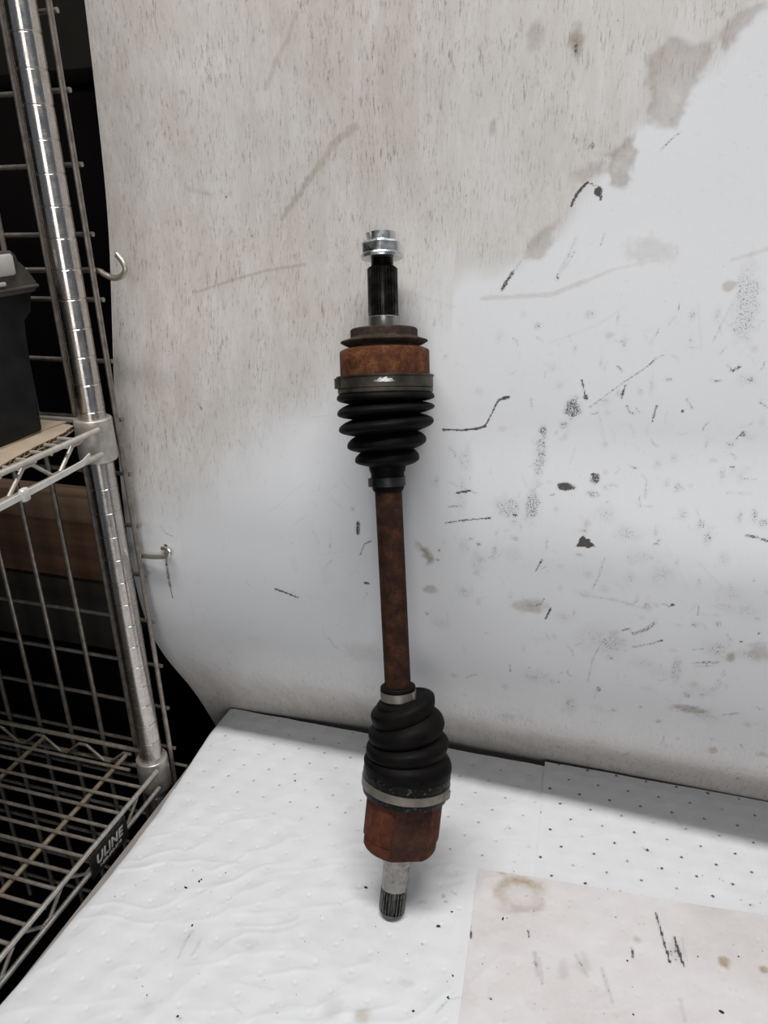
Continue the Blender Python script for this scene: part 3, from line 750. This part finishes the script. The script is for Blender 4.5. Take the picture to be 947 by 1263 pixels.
def clamp(P0, D, s0, s1, r, mat, bang, bl_, name='boot_clamp', n=96, bmat=None, bh=2.4):
    o = lathe([(s0, r - 1.5), (s0, r), (s1, r), (s1, r - 1.5)], P0, D, n, None, False, False).build(name, mat, ax_root)
    # crimped ear of the clamp
    e, f = frame(D); mb = MB()
    a0 = math.radians(bang); w_ = bl_ / r / 2
    vs_ = []
    for a in (a0 - w_, a0 - w_ * .6, a0 + w_ * .6, a0 + w_):
        hgt = bh if abs(a - a0) < w_ * .9 else .3
        for s_ in (s0 + .3, s1 - .3):
            for q in (r - .5, r + hgt): vs_.append(P0 + D * s_ + q * (f * math.cos(a) + e * math.sin(a)))
    fs = []
    for i in range(3):
        b = i * 4
        fs += [(b + 1, b + 3, b + 7, b + 5), (b, b + 4, b + 6, b + 2), (b, b + 1, b + 5, b + 4), (b + 2, b + 6, b + 7, b + 3)]
    fs += [(0, 2, 3, 1), (12, 13, 15, 14)]
    mb.add(vs_, fs, False).build('clamp_ear', bmat or mat, o, 20)
    return o
clamp(A0, AD, 121.0, 128.2, 39.3, M['clamp'], 62, 9)
lathe([(127.5, 37.6), (130, 38.6), (133.5, 38.9), (137.5, 38.4)], A0, AD, cap0=True, cap1=True).build('greasy_band', M['grease'], ax_root)
off = lambda p, dx: np.array(p, float) + CX * dx
keys = [(la(136), AD, 38.4, rad(-2)), (la(142), AD, 38.9, rad(2)),
        (off((2.2, 44.6, 147.0), 0), AD, 33.5, rad(7)), (off((2.8, 47.4, 154.5), 0), AD, 36.6, rad(11)),
        (off((.8, 48.8, 161.0), 0), AD, 30.0, rad(13)), (off((.9, 51.4, 169.5), 0), AD, 34.0, rad(15)),
        (off((-1.6, 53.4, 178.5), 0), unit(AD + BD), 27.0, rad(19)), (off((-3.6, 56.0, 188.0), 0), unit(AD + BD), 29.5, rad(19)),
        (off((-5.2, 57.4, 193.5), 0), BD, 23.0, rad(17)), (off((-6.0, 57.0, 195.5), 0), BD, 15.4, rad(6)), (np.array((-6.7, 57.0, 196.5)), BD, 14.0, 0.0)]
loft(keys, 9).build('inner_boot', M['rubber'], ax_root, 60)
lb = lambda s: B0 + BD * s
lathe([(-11, 14.4), (1.0, 14.5), (1.4, 15.4), (3.8, 15.4), (4.6, 14.6), (4.8, 11.2)], B0, BD, cap0=False).build('inner_boot_neck', M['rubber'], ax_root)
clamp(B0, BD, -6.8, 0.6, 15.7, M['clamp'], 60, 5, bh=1.6)
lathe([(-8, 11.4), (186, 11.5)], B0, BD, 48).build('shaft_bar', M['rust_shaft'], ax_root)
# outer boot
lc = lambda s: C0 + CD * s
s0c = np.linalg.norm(np.array([-27.2, 103.3, 371.7]) - B0)
lathe([(s0c - 1, 12.4), (s0c + 1, 13.4), (s0c + 4, 13.9), (s0c + 14, 14.1), (s0c + 19, 14.9)], B0, BD).build('outer_boot_neck', M['rubber'], ax_root)
clamp(B0, BD, s0c + 3.4, s0c + 11.0, 14.9, M['clamp_black'], -70, 7, bh=2.2)
def cpt(s): return C0 + CD * s
okeys = [(cpt(-10), CD, 14.6, 0), (cpt(-5), CD, 15.6, 0), (cpt(1.0), CD, 27.4, rad(2)), (cpt(8.2), CD, 22.5, rad(3)), (cpt(14.6), CD, 33.6, rad(4)),
         (cpt(22.6), CD, 26.5, rad(4)), (cpt(29.4), CD, 40.2, rad(4.5)), (cpt(37.0), CD, 28.5, rad(4)), (cpt(42.0), CD, 41.1, rad(3.5)), (cpt(48.4), CD, 30.5, rad(1)),
         (cpt(52.2), CD, 41.0, 0), (cpt(56.5), CD, 38.4, 0)]
loft(okeys, 9, sharp=1.0).build('outer_boot', M['rubber'], ax_root, 60)
lathe([(55.5, 38.3), (56.8, 39.8), (59.5, 39.9), (60.5, 38.9), (61, 38.9)], C0, CD).build('outer_boot_cuff', M['clamp_dark'], ax_root)
oc = clamp(C0, CD, 60.3, 69.2, 40.1, M['clamp_dark'], -78, 10, bh=2.6)
oc2 = lathe([(68.8, 39.0), (69.2, 40.9), (70.4, 40.9), (70.8, 37)], C0, CD).build('outer_boot_rim', M['clamp_dark'], ax_root)
# bright scrape on the big clamp
e_, f_ = frame(CD); sm = MB(); pts_ = []
for i in range(13):
    a = rad(-14 + 26 * i / 12); hgt = 3.4 * math.sin(math.pi * i / 12) ** .7 * (1 + .25 * math.sin(i * 2.1))
    for s_ in (63.8, 63.8 + hgt): pts_.append(C0 + CD * s_ + 40.22 * (f_ * math.cos(a) + e_ * math.sin(a)))
sm.add(pts_, [(2 * i, 2 * i + 2, 2 * i + 3, 2 * i + 1) for i in range(12)], True).build('bright_scrape', M['nut'], oc)
# outer joint body
lathe([(69, 36.5), (70, 37.4), (90.2, 37.4), (91.4, 36.6), (93.0, 33.0), (93.4, 30.2)], C0, CD, 96).build('outer_joint_housing', M['rust_outer'], ax_root)
lathe([(92.5, 29.4), (94.8, 29.4), (96.6, 33.5), (98.2, 36.4), (99.0, 36.3), (100.0, 33.4), (101.6, 28.6), (102.4, 28.0), (108.0, 28.0), (109.0, 27.2), (109.2, 12)], C0, CD, 96).build('dust_ring', M['rust_ring'], ax_root)
lathe([(108.5, 12.9), (110, 12.7), (117.3, 12.7), (118.3, 12.9), (119.0, 12.3)], C0, CD, 64).build('bearing_seat', M['steel_ring'], ax_root)
lathe([(118, 11.3), (120.5, 12.5), (157.5, 12.5), (159, 11.2)], C0, CD, 26 * 8, gear(26, .13)).build('wheel_spline', M['spline'], ax_root)
thr = [(158, 9.6)]
sx = 158.5
while sx < 181: thr += [(sx, 9.5), (sx + .75, 8.7)]; sx += 1.5
lathe(thr, C0, CD, 40).build('threaded_end', M['spline'], ax_root)
# axle nut: flange, hexagon, staked crown
def hexs(a):
    x = (a + math.radians(8)) % (math.pi / 3) - math.pi / 6
    return min(1.0, .905 / math.cos(x))
nut = lathe([(166.0, 13), (166.0, 17.0), (167.2, 17.5), (168.6, 17.4), (169.6, 16.9)], C0, CD, 72).build('axle_nut', M['nut'], ax_root)
nut['label'] = 'bright zinc flanged hex nut with a staked crown'
lathe([(169.2, 16.9), (177.2, 17.0), (178.6, 16.2), (179.4, 14.8)], C0, CD, 72, hexs).build('hexagon', M['nut'], nut, 25)
cw = MB(); ec, fc = frame(CD)
def crown(a0, a1, s1, r0=9.6, r1=12.0, lean=0.0):
    n = max(3, int((a1 - a0) / 8)); vs_ = []
    for i in range(n + 1):
        a = rad(a0 + (a1 - a0) * i / n); d = fc * math.cos(a) + ec * math.sin(a)
        for s_, r in ((179, r0), (179, r1), (s1, r1 + lean), (s1, r0 + lean)): vs_.append(C0 + CD * s_ + r * d)
    fs = [(3, 2, 1, 0), (4 * n, 4 * n + 1, 4 * n + 2, 4 * n + 3)]
    for i in range(n):
        b = 4 * i
        for k in range(4): fs.append((b + k, b + (k + 1) % 4, b + 4 + (k + 1) % 4, b + 4 + k))
    cw.add(vs_, fs, False)
crown(-42, 250, 186.0); crown(-74, -58, 185.6, lean=1.6)
cw.build('staked_crown', M['nut'], nut, 25)

# ------------------------------------------------------------------ wire shelving unit
PU, PV = -320.5, 109.2
sh = empty('wire_shelving_unit', (PU, PV, -750))
tag(sh, 'chrome wire shelving unit with grooved post and two open shelves left of the workbench', 'shelving')
prof = []
h = 120.0 + 605 - 25.4 * 58 + 3.5
base_h = 123.5 + 605
hs_ = sorted([base_h - 25.4 * n_ for n_ in range(-12, 58)])
prof.append((-750, 12.7))
for g in hs_:
    if g < -740: continue
    prof += [(g - .9, 12.7), (g - .35, 12.25), (g + .35, 12.25), (g + .9, 12.7)]
prof.append((1040, 12.7))
def vlathe(prof, x, y, n=40, mb=None):
    mb = mb or MB()
    rs = [[(x + r * math.cos(2 * math.pi * k / n), y + r * math.sin(2 * math.pi * k / n), z) for k in range(n)] for z, r in prof]
    return mb.rings(rs)
post = vlathe(prof, PU, PV).build('post', M['post'], sh, 20)
LU, LV = -775.0, -362.0
for o in ((LU - PU, 0, 0), (LU - PU, LV - PV, 0), (0, LV - PV, 0)): linked('post', post, sh, o)
def collar(zb, zt):
    return vlathe([(zb, 14.0), (zb, 17.2), (zb + 3, 18.3), (zt - 4, 17.6), (zt - .8, 17.4), (zt, 16.4), (zt, 12.8)], PU, PV, 40)
col_up = collar(375, 416).build('shelf_collar', M['collar'], sh, 30)
for o in ((0, 0, -399), (LU - PU, 0, 0), (0, LV - PV, 0), (LU - PU, LV - PV, 0), (LU - PU, 0, -399), (0, LV - PV, -399), (LU - PU, LV - PV, -399)): linked('shelf_collar', col_up, sh, o)

def shelf(dz, mw, mrod, mrail):
    zt = 409 + dz; zb = 385.5 + dz; ru = -304.8
    v0, v1 = 96.0, LV + 12
    # right end rails
    def rail(a, b, r=2.7): return MB().tube([a, b], r, 12).build('rail', mrail, sh)
    rail((ru, v0 - 1, zt), (ru, v1, zt)); rail((ru, v0 - 2, zb), (ru, v1, zb))
    rail((LU - 15, v0, zt), (LU - 15, v1, zt)); rail((LU - 15, v0, zb), (LU - 15, v1, zb))
    bv = 119.0; fv = LV - 15
    for vv, mm in ((bv, mw), (fv, mw)):
        MB().tube([(PU - 15, vv, zt), (LU + 15, vv, zt)], 2.7, 10).build('rail', mm, sh)
        MB().tube([(PU - 15, vv, zb), (LU + 15, vv, zb)], 2.7, 10).build('rail', mm, sh)
    # trusses
    def zig(pa, pb, m_, per, ph):
        pa, pb = np.array(pa, float), np.array(pb, float); L = np.linalg.norm(pb - pa); d = (pb - pa) / L
        pts = []; x = ph; up = True
        while x < L:
            z = zt - 5.0 if up else zb + 1.0
            for dx in (-5, 5):
                if 0 < x + dx < L: pts.append(pa + d * (x + dx) + np.array([0, 0, z - pa[2] + (0 if True else 0)]))
            x += per / 2; up = not up
        return MB().tube(pts, 1.9, 8).build('truss_wire', m_, sh)
    zig((ru - 3.2, v0, 0), (ru - 3.2, v1, 0), mrail, 62, 30)
    zig((PU - 18, bv - 3.2, 0), (LU + 18, bv - 3.2, 0), mw, 62, 20)
    zig((PU - 18, fv + 3.2, 0), (LU + 18, fv + 3.2, 0), mw, 62, 20)
    # cross rods under the deck wires
    rz = zt - 6.6
    rod = MB().tube([(-360, bv - 4, rz), (-360, fv + 4, rz)], 2.6, 10).build('cross_rod', mrod, sh)
    for k in (1, 2, 3): linked('cross_rod', rod, sh, (-116 * k, 0, 0))
    # deck wires
    first = MB().tube([(-337, 89.5, rz + 4.5), (LU - 12, 89.5, rz + 4.5)], 1.9, 8).build('deck_wire', mw, sh)
    wire_ = MB().tube([(-303.5, 69.0, rz + 4.5), (LU - 12, 69.0, rz + 4.5)], 1.9, 8).build('deck_wire', mw, sh)
    k = 1
    while 69 - 19.85 * k > fv + 12:
        linked('deck_wire', wire_, sh, (0, -19.85 * k, 0)); k += 1
shelf(0, M['wire_up'], M['wire_up'], M['wire_up'])
shelf(-397, M['wire_low'], M['rod_low'], M['wire'])
# name plate on the lower right rail
pv0, pv1, pz0, pz1 = -31.0, 28.5, -17.5, 9.5
pl_ = MB().box(-302.2, -300.8, pv0, pv1, pz0, pz1, 0).build('name_plate', M['plate'], sh)
def lettering(body, size, v, z, shear, name, bold=.0):
    cu = bpy.data.curves.new(name, 'FONT'); cu.body = body; cu.size = size * S; cu.extrude = .00012; cu.offset = bold; cu.shear = shear
    cu.space_character = 1.10; cu.align_x = 'CENTER'; cu.align_y = 'CENTER'; cu.resolution_u = 4
    o = bpy.data.objects.new(name, cu); col.objects.link(o)
    dg = bpy.context.evaluated_depsgraph_get()
    me = bpy.data.meshes.new_from_object(o.evaluated_get(dg)); bpy.data.objects.remove(o)
    me.materials.clear(); me.materials.append(M['letters'])
    q = bpy.data.objects.new(name, me); col.objects.link(q); q.parent = pl_
    wl = world_loc(pl_); q.location = Vector((-300.65, v, z)) * S - wl
    q.rotation_euler = (math.radians(90), 0, math.radians(90))
    return q
lettering('ULINE', 14.6, -1.5, -2.2, .22, 'lettering', .0004)
lettering('1-800-295-5510', 5.0, -1.5, -11.6, .15, 'small_lettering', .00008)

# ------------------------------------------------------------------ wire grid panel behind the post
gp = empty('wire_grid_panel', (PU, 127, -300))
tag(gp, 'wire grid panel of crossing rods fixed behind the grooved shelf post', 'grid panel')
vw = MB().tube([(-307.5, 127.2, -300), (-307.5, 127.2, 960)], 2.65, 10).build('vertical_wire', M['grid'], gp)
for k in range(1, 11):
    linked('vertical_wire', vw, gp, (-47.0 if k == 1 else -45.3 * k - 1.5, 0, 0))
hw = MB().tube([(-303.6, 131.4, 14.9), (-775, 131.4, 14.9)], 2.2, 10).build('horizontal_wire', M['grid'], gp)
stub = MB().tube([(-303.6, 131.4, 239.9), (-357, 131.4, 239.9)], 2.2, 10).build('horizontal_wire', M['grid'], gp)
linked('horizontal_wire', stub, gp, (0, 0, 56.3))
MB().tube([(-309, 132, -9), (-291, 132, -9)], 2.0, 10).build('corner_pin', M['grid'], gp)
for k in range(-5, 17):
    if k not in (0, 4, 5): linked('horizontal_wire', hw, gp, (0, 0, 56.3 * k))
# hooks
def smooth_path(pts, n=8):
    P = [np.array(q, float) for q in pts]; out = []
    for i in range(len(P) - 1):
        a = P[max(i - 1, 0)]; b = P[i]; c = P[i + 1]; d = P[min(i + 2, len(P) - 1)]
        for k in range(n):
            t_ = k / n
            out.append(.5 * ((2 * b) + (-a + c) * t_ + (2 * a - 5 * b + 4 * c - d) * t_ ** 2 + (-a + 3 * b - 3 * c + d) * t_ ** 3))
    out.append(P[-1]); return out
hk = MB().tube(smooth_path([(-470, 136, 546.5), (-400, 136, 546.8), (-340, 135.5, 547), (-309, 134, 547), (-298, 131, 543.8), (-288, 129, 541), (-279, 128, 542.5), (-273.5, 128, 547.5), (-275, 128.5, 554), (-281, 129.5, 561)]), 2.6, 12).build('wire_hook', M['hook'])
tag(hk, 'upper wire hook with upturned J end poking out beside the white panel edge', 'hook', 'wire hooks on the grid panel')
hk2 = MB().tube(smooth_path([(-312, 134.5, 261), (-304, 133.6, 261.4), (-293, 132.6, 262.4), (-284, 131.8, 264), (-276.5, 131.8, 265.6), (-273.6, 133, 268.2), (-275.5, 134.6, 271), (-280, 136.4, 271.6), (-286, 139.5, 270)]), 2.5, 12).build('wire_hook', M['hook'])
tag(hk2, 'lower wire hook curling into a black hole in the white panel', 'hook', 'wire hooks on the grid panel')

# cable tie along the lower rail of the upper shelf
ct = empty('cable_tie', (-302, -14, 385))
tag(ct, 'white nylon cable tie strapped along the lower rail of the upper shelf', 'cable tie')
st_ = MB(); pts_ = [(-300.2, 72, 392.6), (-300.2, 62, 388.4), (-300.2, 40, 387.2), (-300.0, 0, 386.2), (-300, -40, 385.4), (-300, -80, 385)]
vs_ = []
for q in pts_:
    hh_ = 1.6 if q is pts_[0] else 2.5
    vs_ += [(q[0] - .7, q[1], q[2] - hh_), (q[0] + .9, q[1], q[2] - hh_), (q[0] + .9, q[1], q[2] + hh_), (q[0] - .7, q[1], q[2] + hh_)]
fs = [(0, 1, 2, 3), (23, 22, 21, 20)]
for i in range(5):
    for k in range(4): fs.append((4 * i + k, 4 * i + 4 + k, 4 * i + 4 + (k + 1) % 4, 4 * i + (k + 1) % 4))
st_.add(vs_, fs, False).build('strap', M['tie'], ct)
MB().box(-302.6, -297.0, -18, -9, 380.6, 391.5, 1.4).build('tie_head', M['tie'], ct)

# ------------------------------------------------------------------ cardboard and case on the upper shelf
cb = empty('cardboard_sheet', (-450, 0, 406))
tag(cb, 'corrugated cardboard sheet with torn fluted edge lying on the upper shelf under the black case', 'cardboard')
edge = [(-336, 101), (-330.5, 82), (-327, 60), (-326, 38), (-322, 12), (-317, -15), (-313, -60), (-312, -200)]
def slab(z0, z1, inset, mat, name, wav=0, par=cb):
    E = []
    for i in range(len(edge) - 1):
        for k in range(14):
            t_ = k / 14; E.append((edge[i][0] * (1 - t_) + edge[i + 1][0] * t_ - inset, edge[i][1] * (1 - t_) + edge[i + 1][1] * t_))
    E.append((edge[-1][0] - inset, edge[-1][1]))
    Lf = [(-372 + 0 * inset, 108)] + [(-740, 108), (-740, -200)]
    top = [(x + wav * random.uniform(-1, 1), y, z1) for x, y in E]; bot = [(x, y, z0) for x, y, _ in top]
    n = len(E); vs_ = top + bot + [(-740, -200, z1), (-740, 108, z1), (-372, 108, z1), (-740, -200, z0), (-740, 108, z0), (-372, 108, z0)]
    fs = [tuple(range(n - 1, -1, -1)) + (2 * n + 2, 2 * n + 1, 2 * n), tuple(range(n, 2 * n)) + (2 * n + 3, 2 * n + 4, 2 * n + 5)]
    fs += [(i, i + 1, n + i + 1, n + i) for i in range(n - 1)]
    fs += [(2 * n, 2 * n + 1, 2 * n + 4, 2 * n + 3), (2 * n + 1, 2 * n + 2, 2 * n + 5, 2 * n + 4), (2 * n + 2, 0, n, 2 * n + 5), (n - 1, 2 * n, 2 * n + 3, 2 * n - 1)]
    return MB().add(vs_, fs, False).build(name, mat, par)
slab(405.2, 405.9, 0, M['kraft'], 'bottom_liner')
slab(408.9, 409.6, 0.6, M['kraft'], 'top_liner', .5)
# flutes seen along the edge
fl = MB(); E = []
for i in range(len(edge) - 1):
    a, b = np.array(edge[i]), np.array(edge[i + 1]); L = np.linalg.norm(b - a); n = int(L / 1.1)
    for k in range(n): E.append(a + (b - a) * k / n)
vs_ = []
for i, q in enumerate(E):
    z = 407.4 + 1.45 * math.sin(i * 1.0)
    for dx in (-.4, -30): vs_ += [(q[0] + dx, q[1], z - .25), (q[0] + dx, q[1], z + .25)]
fs = []
for i in range(len(E) - 1):
    b = 4 * i
    fs += [(b, b + 4, b + 5, b + 1), (b + 1, b + 5, b + 7, b + 3), (b, b + 2, b + 6, b + 4)]
fl.add(vs_, fs, False).build('fluting', M['flute'], cb)
# raised flap lying on the sheet
MB().add([(-372, 108, 409.7), (-349.5, 108, 409.7), (-353, 70, 409.7), (-349, 20, 409.7), (-346, -60, 409.7), (-344, -200, 409.7), (-735, -200, 409.7), (-735, 108, 409.7),
          (-372, 108, 411), (-349.5, 108, 411), (-353, 70, 411), (-349, 20, 411), (-346, -60, 411), (-344, -200, 411), (-735, -200, 411), (-735, 108, 411)],
         [tuple(range(8)), tuple(range(15, 7, -1))] + [(i, 8 + i, 8 + (i + 1) % 8, (i + 1) % 8) for i in range(8)], False).build('flap', M['kraft'], cb)

cs = empty('plastic_case', (-430, 0, 411))
tag(cs, 'black plastic case with dusty lid and grey latch on the upper shelf cardboard', 'case')
def prism(poly, u0, u1, name, mat, par, bev=2.0):
    """poly in (v,h), extruded along u, bevelled right side"""
    n = len(poly); c = np.mean(poly, axis=0); vs_ = []
    for u, k in ((u0, 1.0), (u1 - bev, 1.0), (u1, None)):
        for q in poly:
            if k is None:
                d = np.array(q) - c; L = np.linalg.norm(d); d = d * (1 - bev / L)
                vs_.append((u, c[0] + d[0], c[1] + d[1]))
            else: vs_.append((u, q[0], q[1]))
    fs = [tuple(range(n - 1, -1, -1)), tuple(range(2 * n, 3 * n))]
    for r in range(2):
        for i in range(n):
            j = (i + 1) % n; fs.append((r * n + i, r * n + j, r * n + n + j, r * n + n + i))
    return MB().add(vs_, fs, False).build(name, mat, par, 30)
prism([(74.5, 411), (75.5, 413), (79.5, 492), (81.5, 511), (91, 517), (95, 531), (95, 536), (-130, 536), (-130, 411)][::-1], -540, -350, 'body', M['case'], cs)
prism([(99, 532), (102.5, 536), (102.5, 539), (99, 545), (93, 553), (86, 559), (84, 564), (79, 568), (-130, 570), (-130, 532)][::-1], -542, -345, 'lid', M['lid'], cs, 5)
MB().tube([(-344.6, 98, 537.5), (-344.6, -128, 537.5)], 1.6, 8).build('lid_seam', M['lid'], cs)
MB().box(-348, -341.5, 30, 73, 549, 566, 1.5).build('latch', M['latch'], cs)
MB().box(-347, -342.5, 34, 60, 541.2, 544.6, .8).build('latch_tongue', M['latch'], cs)

# ------------------------------------------------------------------ things behind the shelving
wb = MB().box(-900, -385, 172, 205, 199.5, 272.5, 1.5).build('wooden_board', M['wood'])
tag(wb, 'wide brown wooden board on edge behind the grid panel below the upper shelf', 'board')
wb2 = MB().box(-900, -385, 170, 208, 273.0, 301.5, 1.5).build('wooden_board', M['wood_top'])
tag(wb2, 'narrow paler wooden board lying on top of the wide brown board', 'board')
ck = empty('storage_carton', (-640, 230, 110))
tag(ck, 'dark grey carton under the wooden boards behind the grid panel', 'carton')
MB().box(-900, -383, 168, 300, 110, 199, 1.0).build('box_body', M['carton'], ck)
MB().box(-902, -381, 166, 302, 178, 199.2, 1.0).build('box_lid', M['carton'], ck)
bc = empty('shaded_crate', (-640, 250, -750))
tag(bc, 'crate coloured near black as shade, standing on the floor under the dark grey carton', 'crate')
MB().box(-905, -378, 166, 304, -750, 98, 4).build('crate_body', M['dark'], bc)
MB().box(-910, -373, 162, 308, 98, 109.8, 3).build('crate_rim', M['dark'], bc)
ca = empty('dark_cabinet', (-560, 460, -750))
tag(ca, 'tall cabinet with shade put into its colour, behind the shelving and the white panel', 'cabinet')
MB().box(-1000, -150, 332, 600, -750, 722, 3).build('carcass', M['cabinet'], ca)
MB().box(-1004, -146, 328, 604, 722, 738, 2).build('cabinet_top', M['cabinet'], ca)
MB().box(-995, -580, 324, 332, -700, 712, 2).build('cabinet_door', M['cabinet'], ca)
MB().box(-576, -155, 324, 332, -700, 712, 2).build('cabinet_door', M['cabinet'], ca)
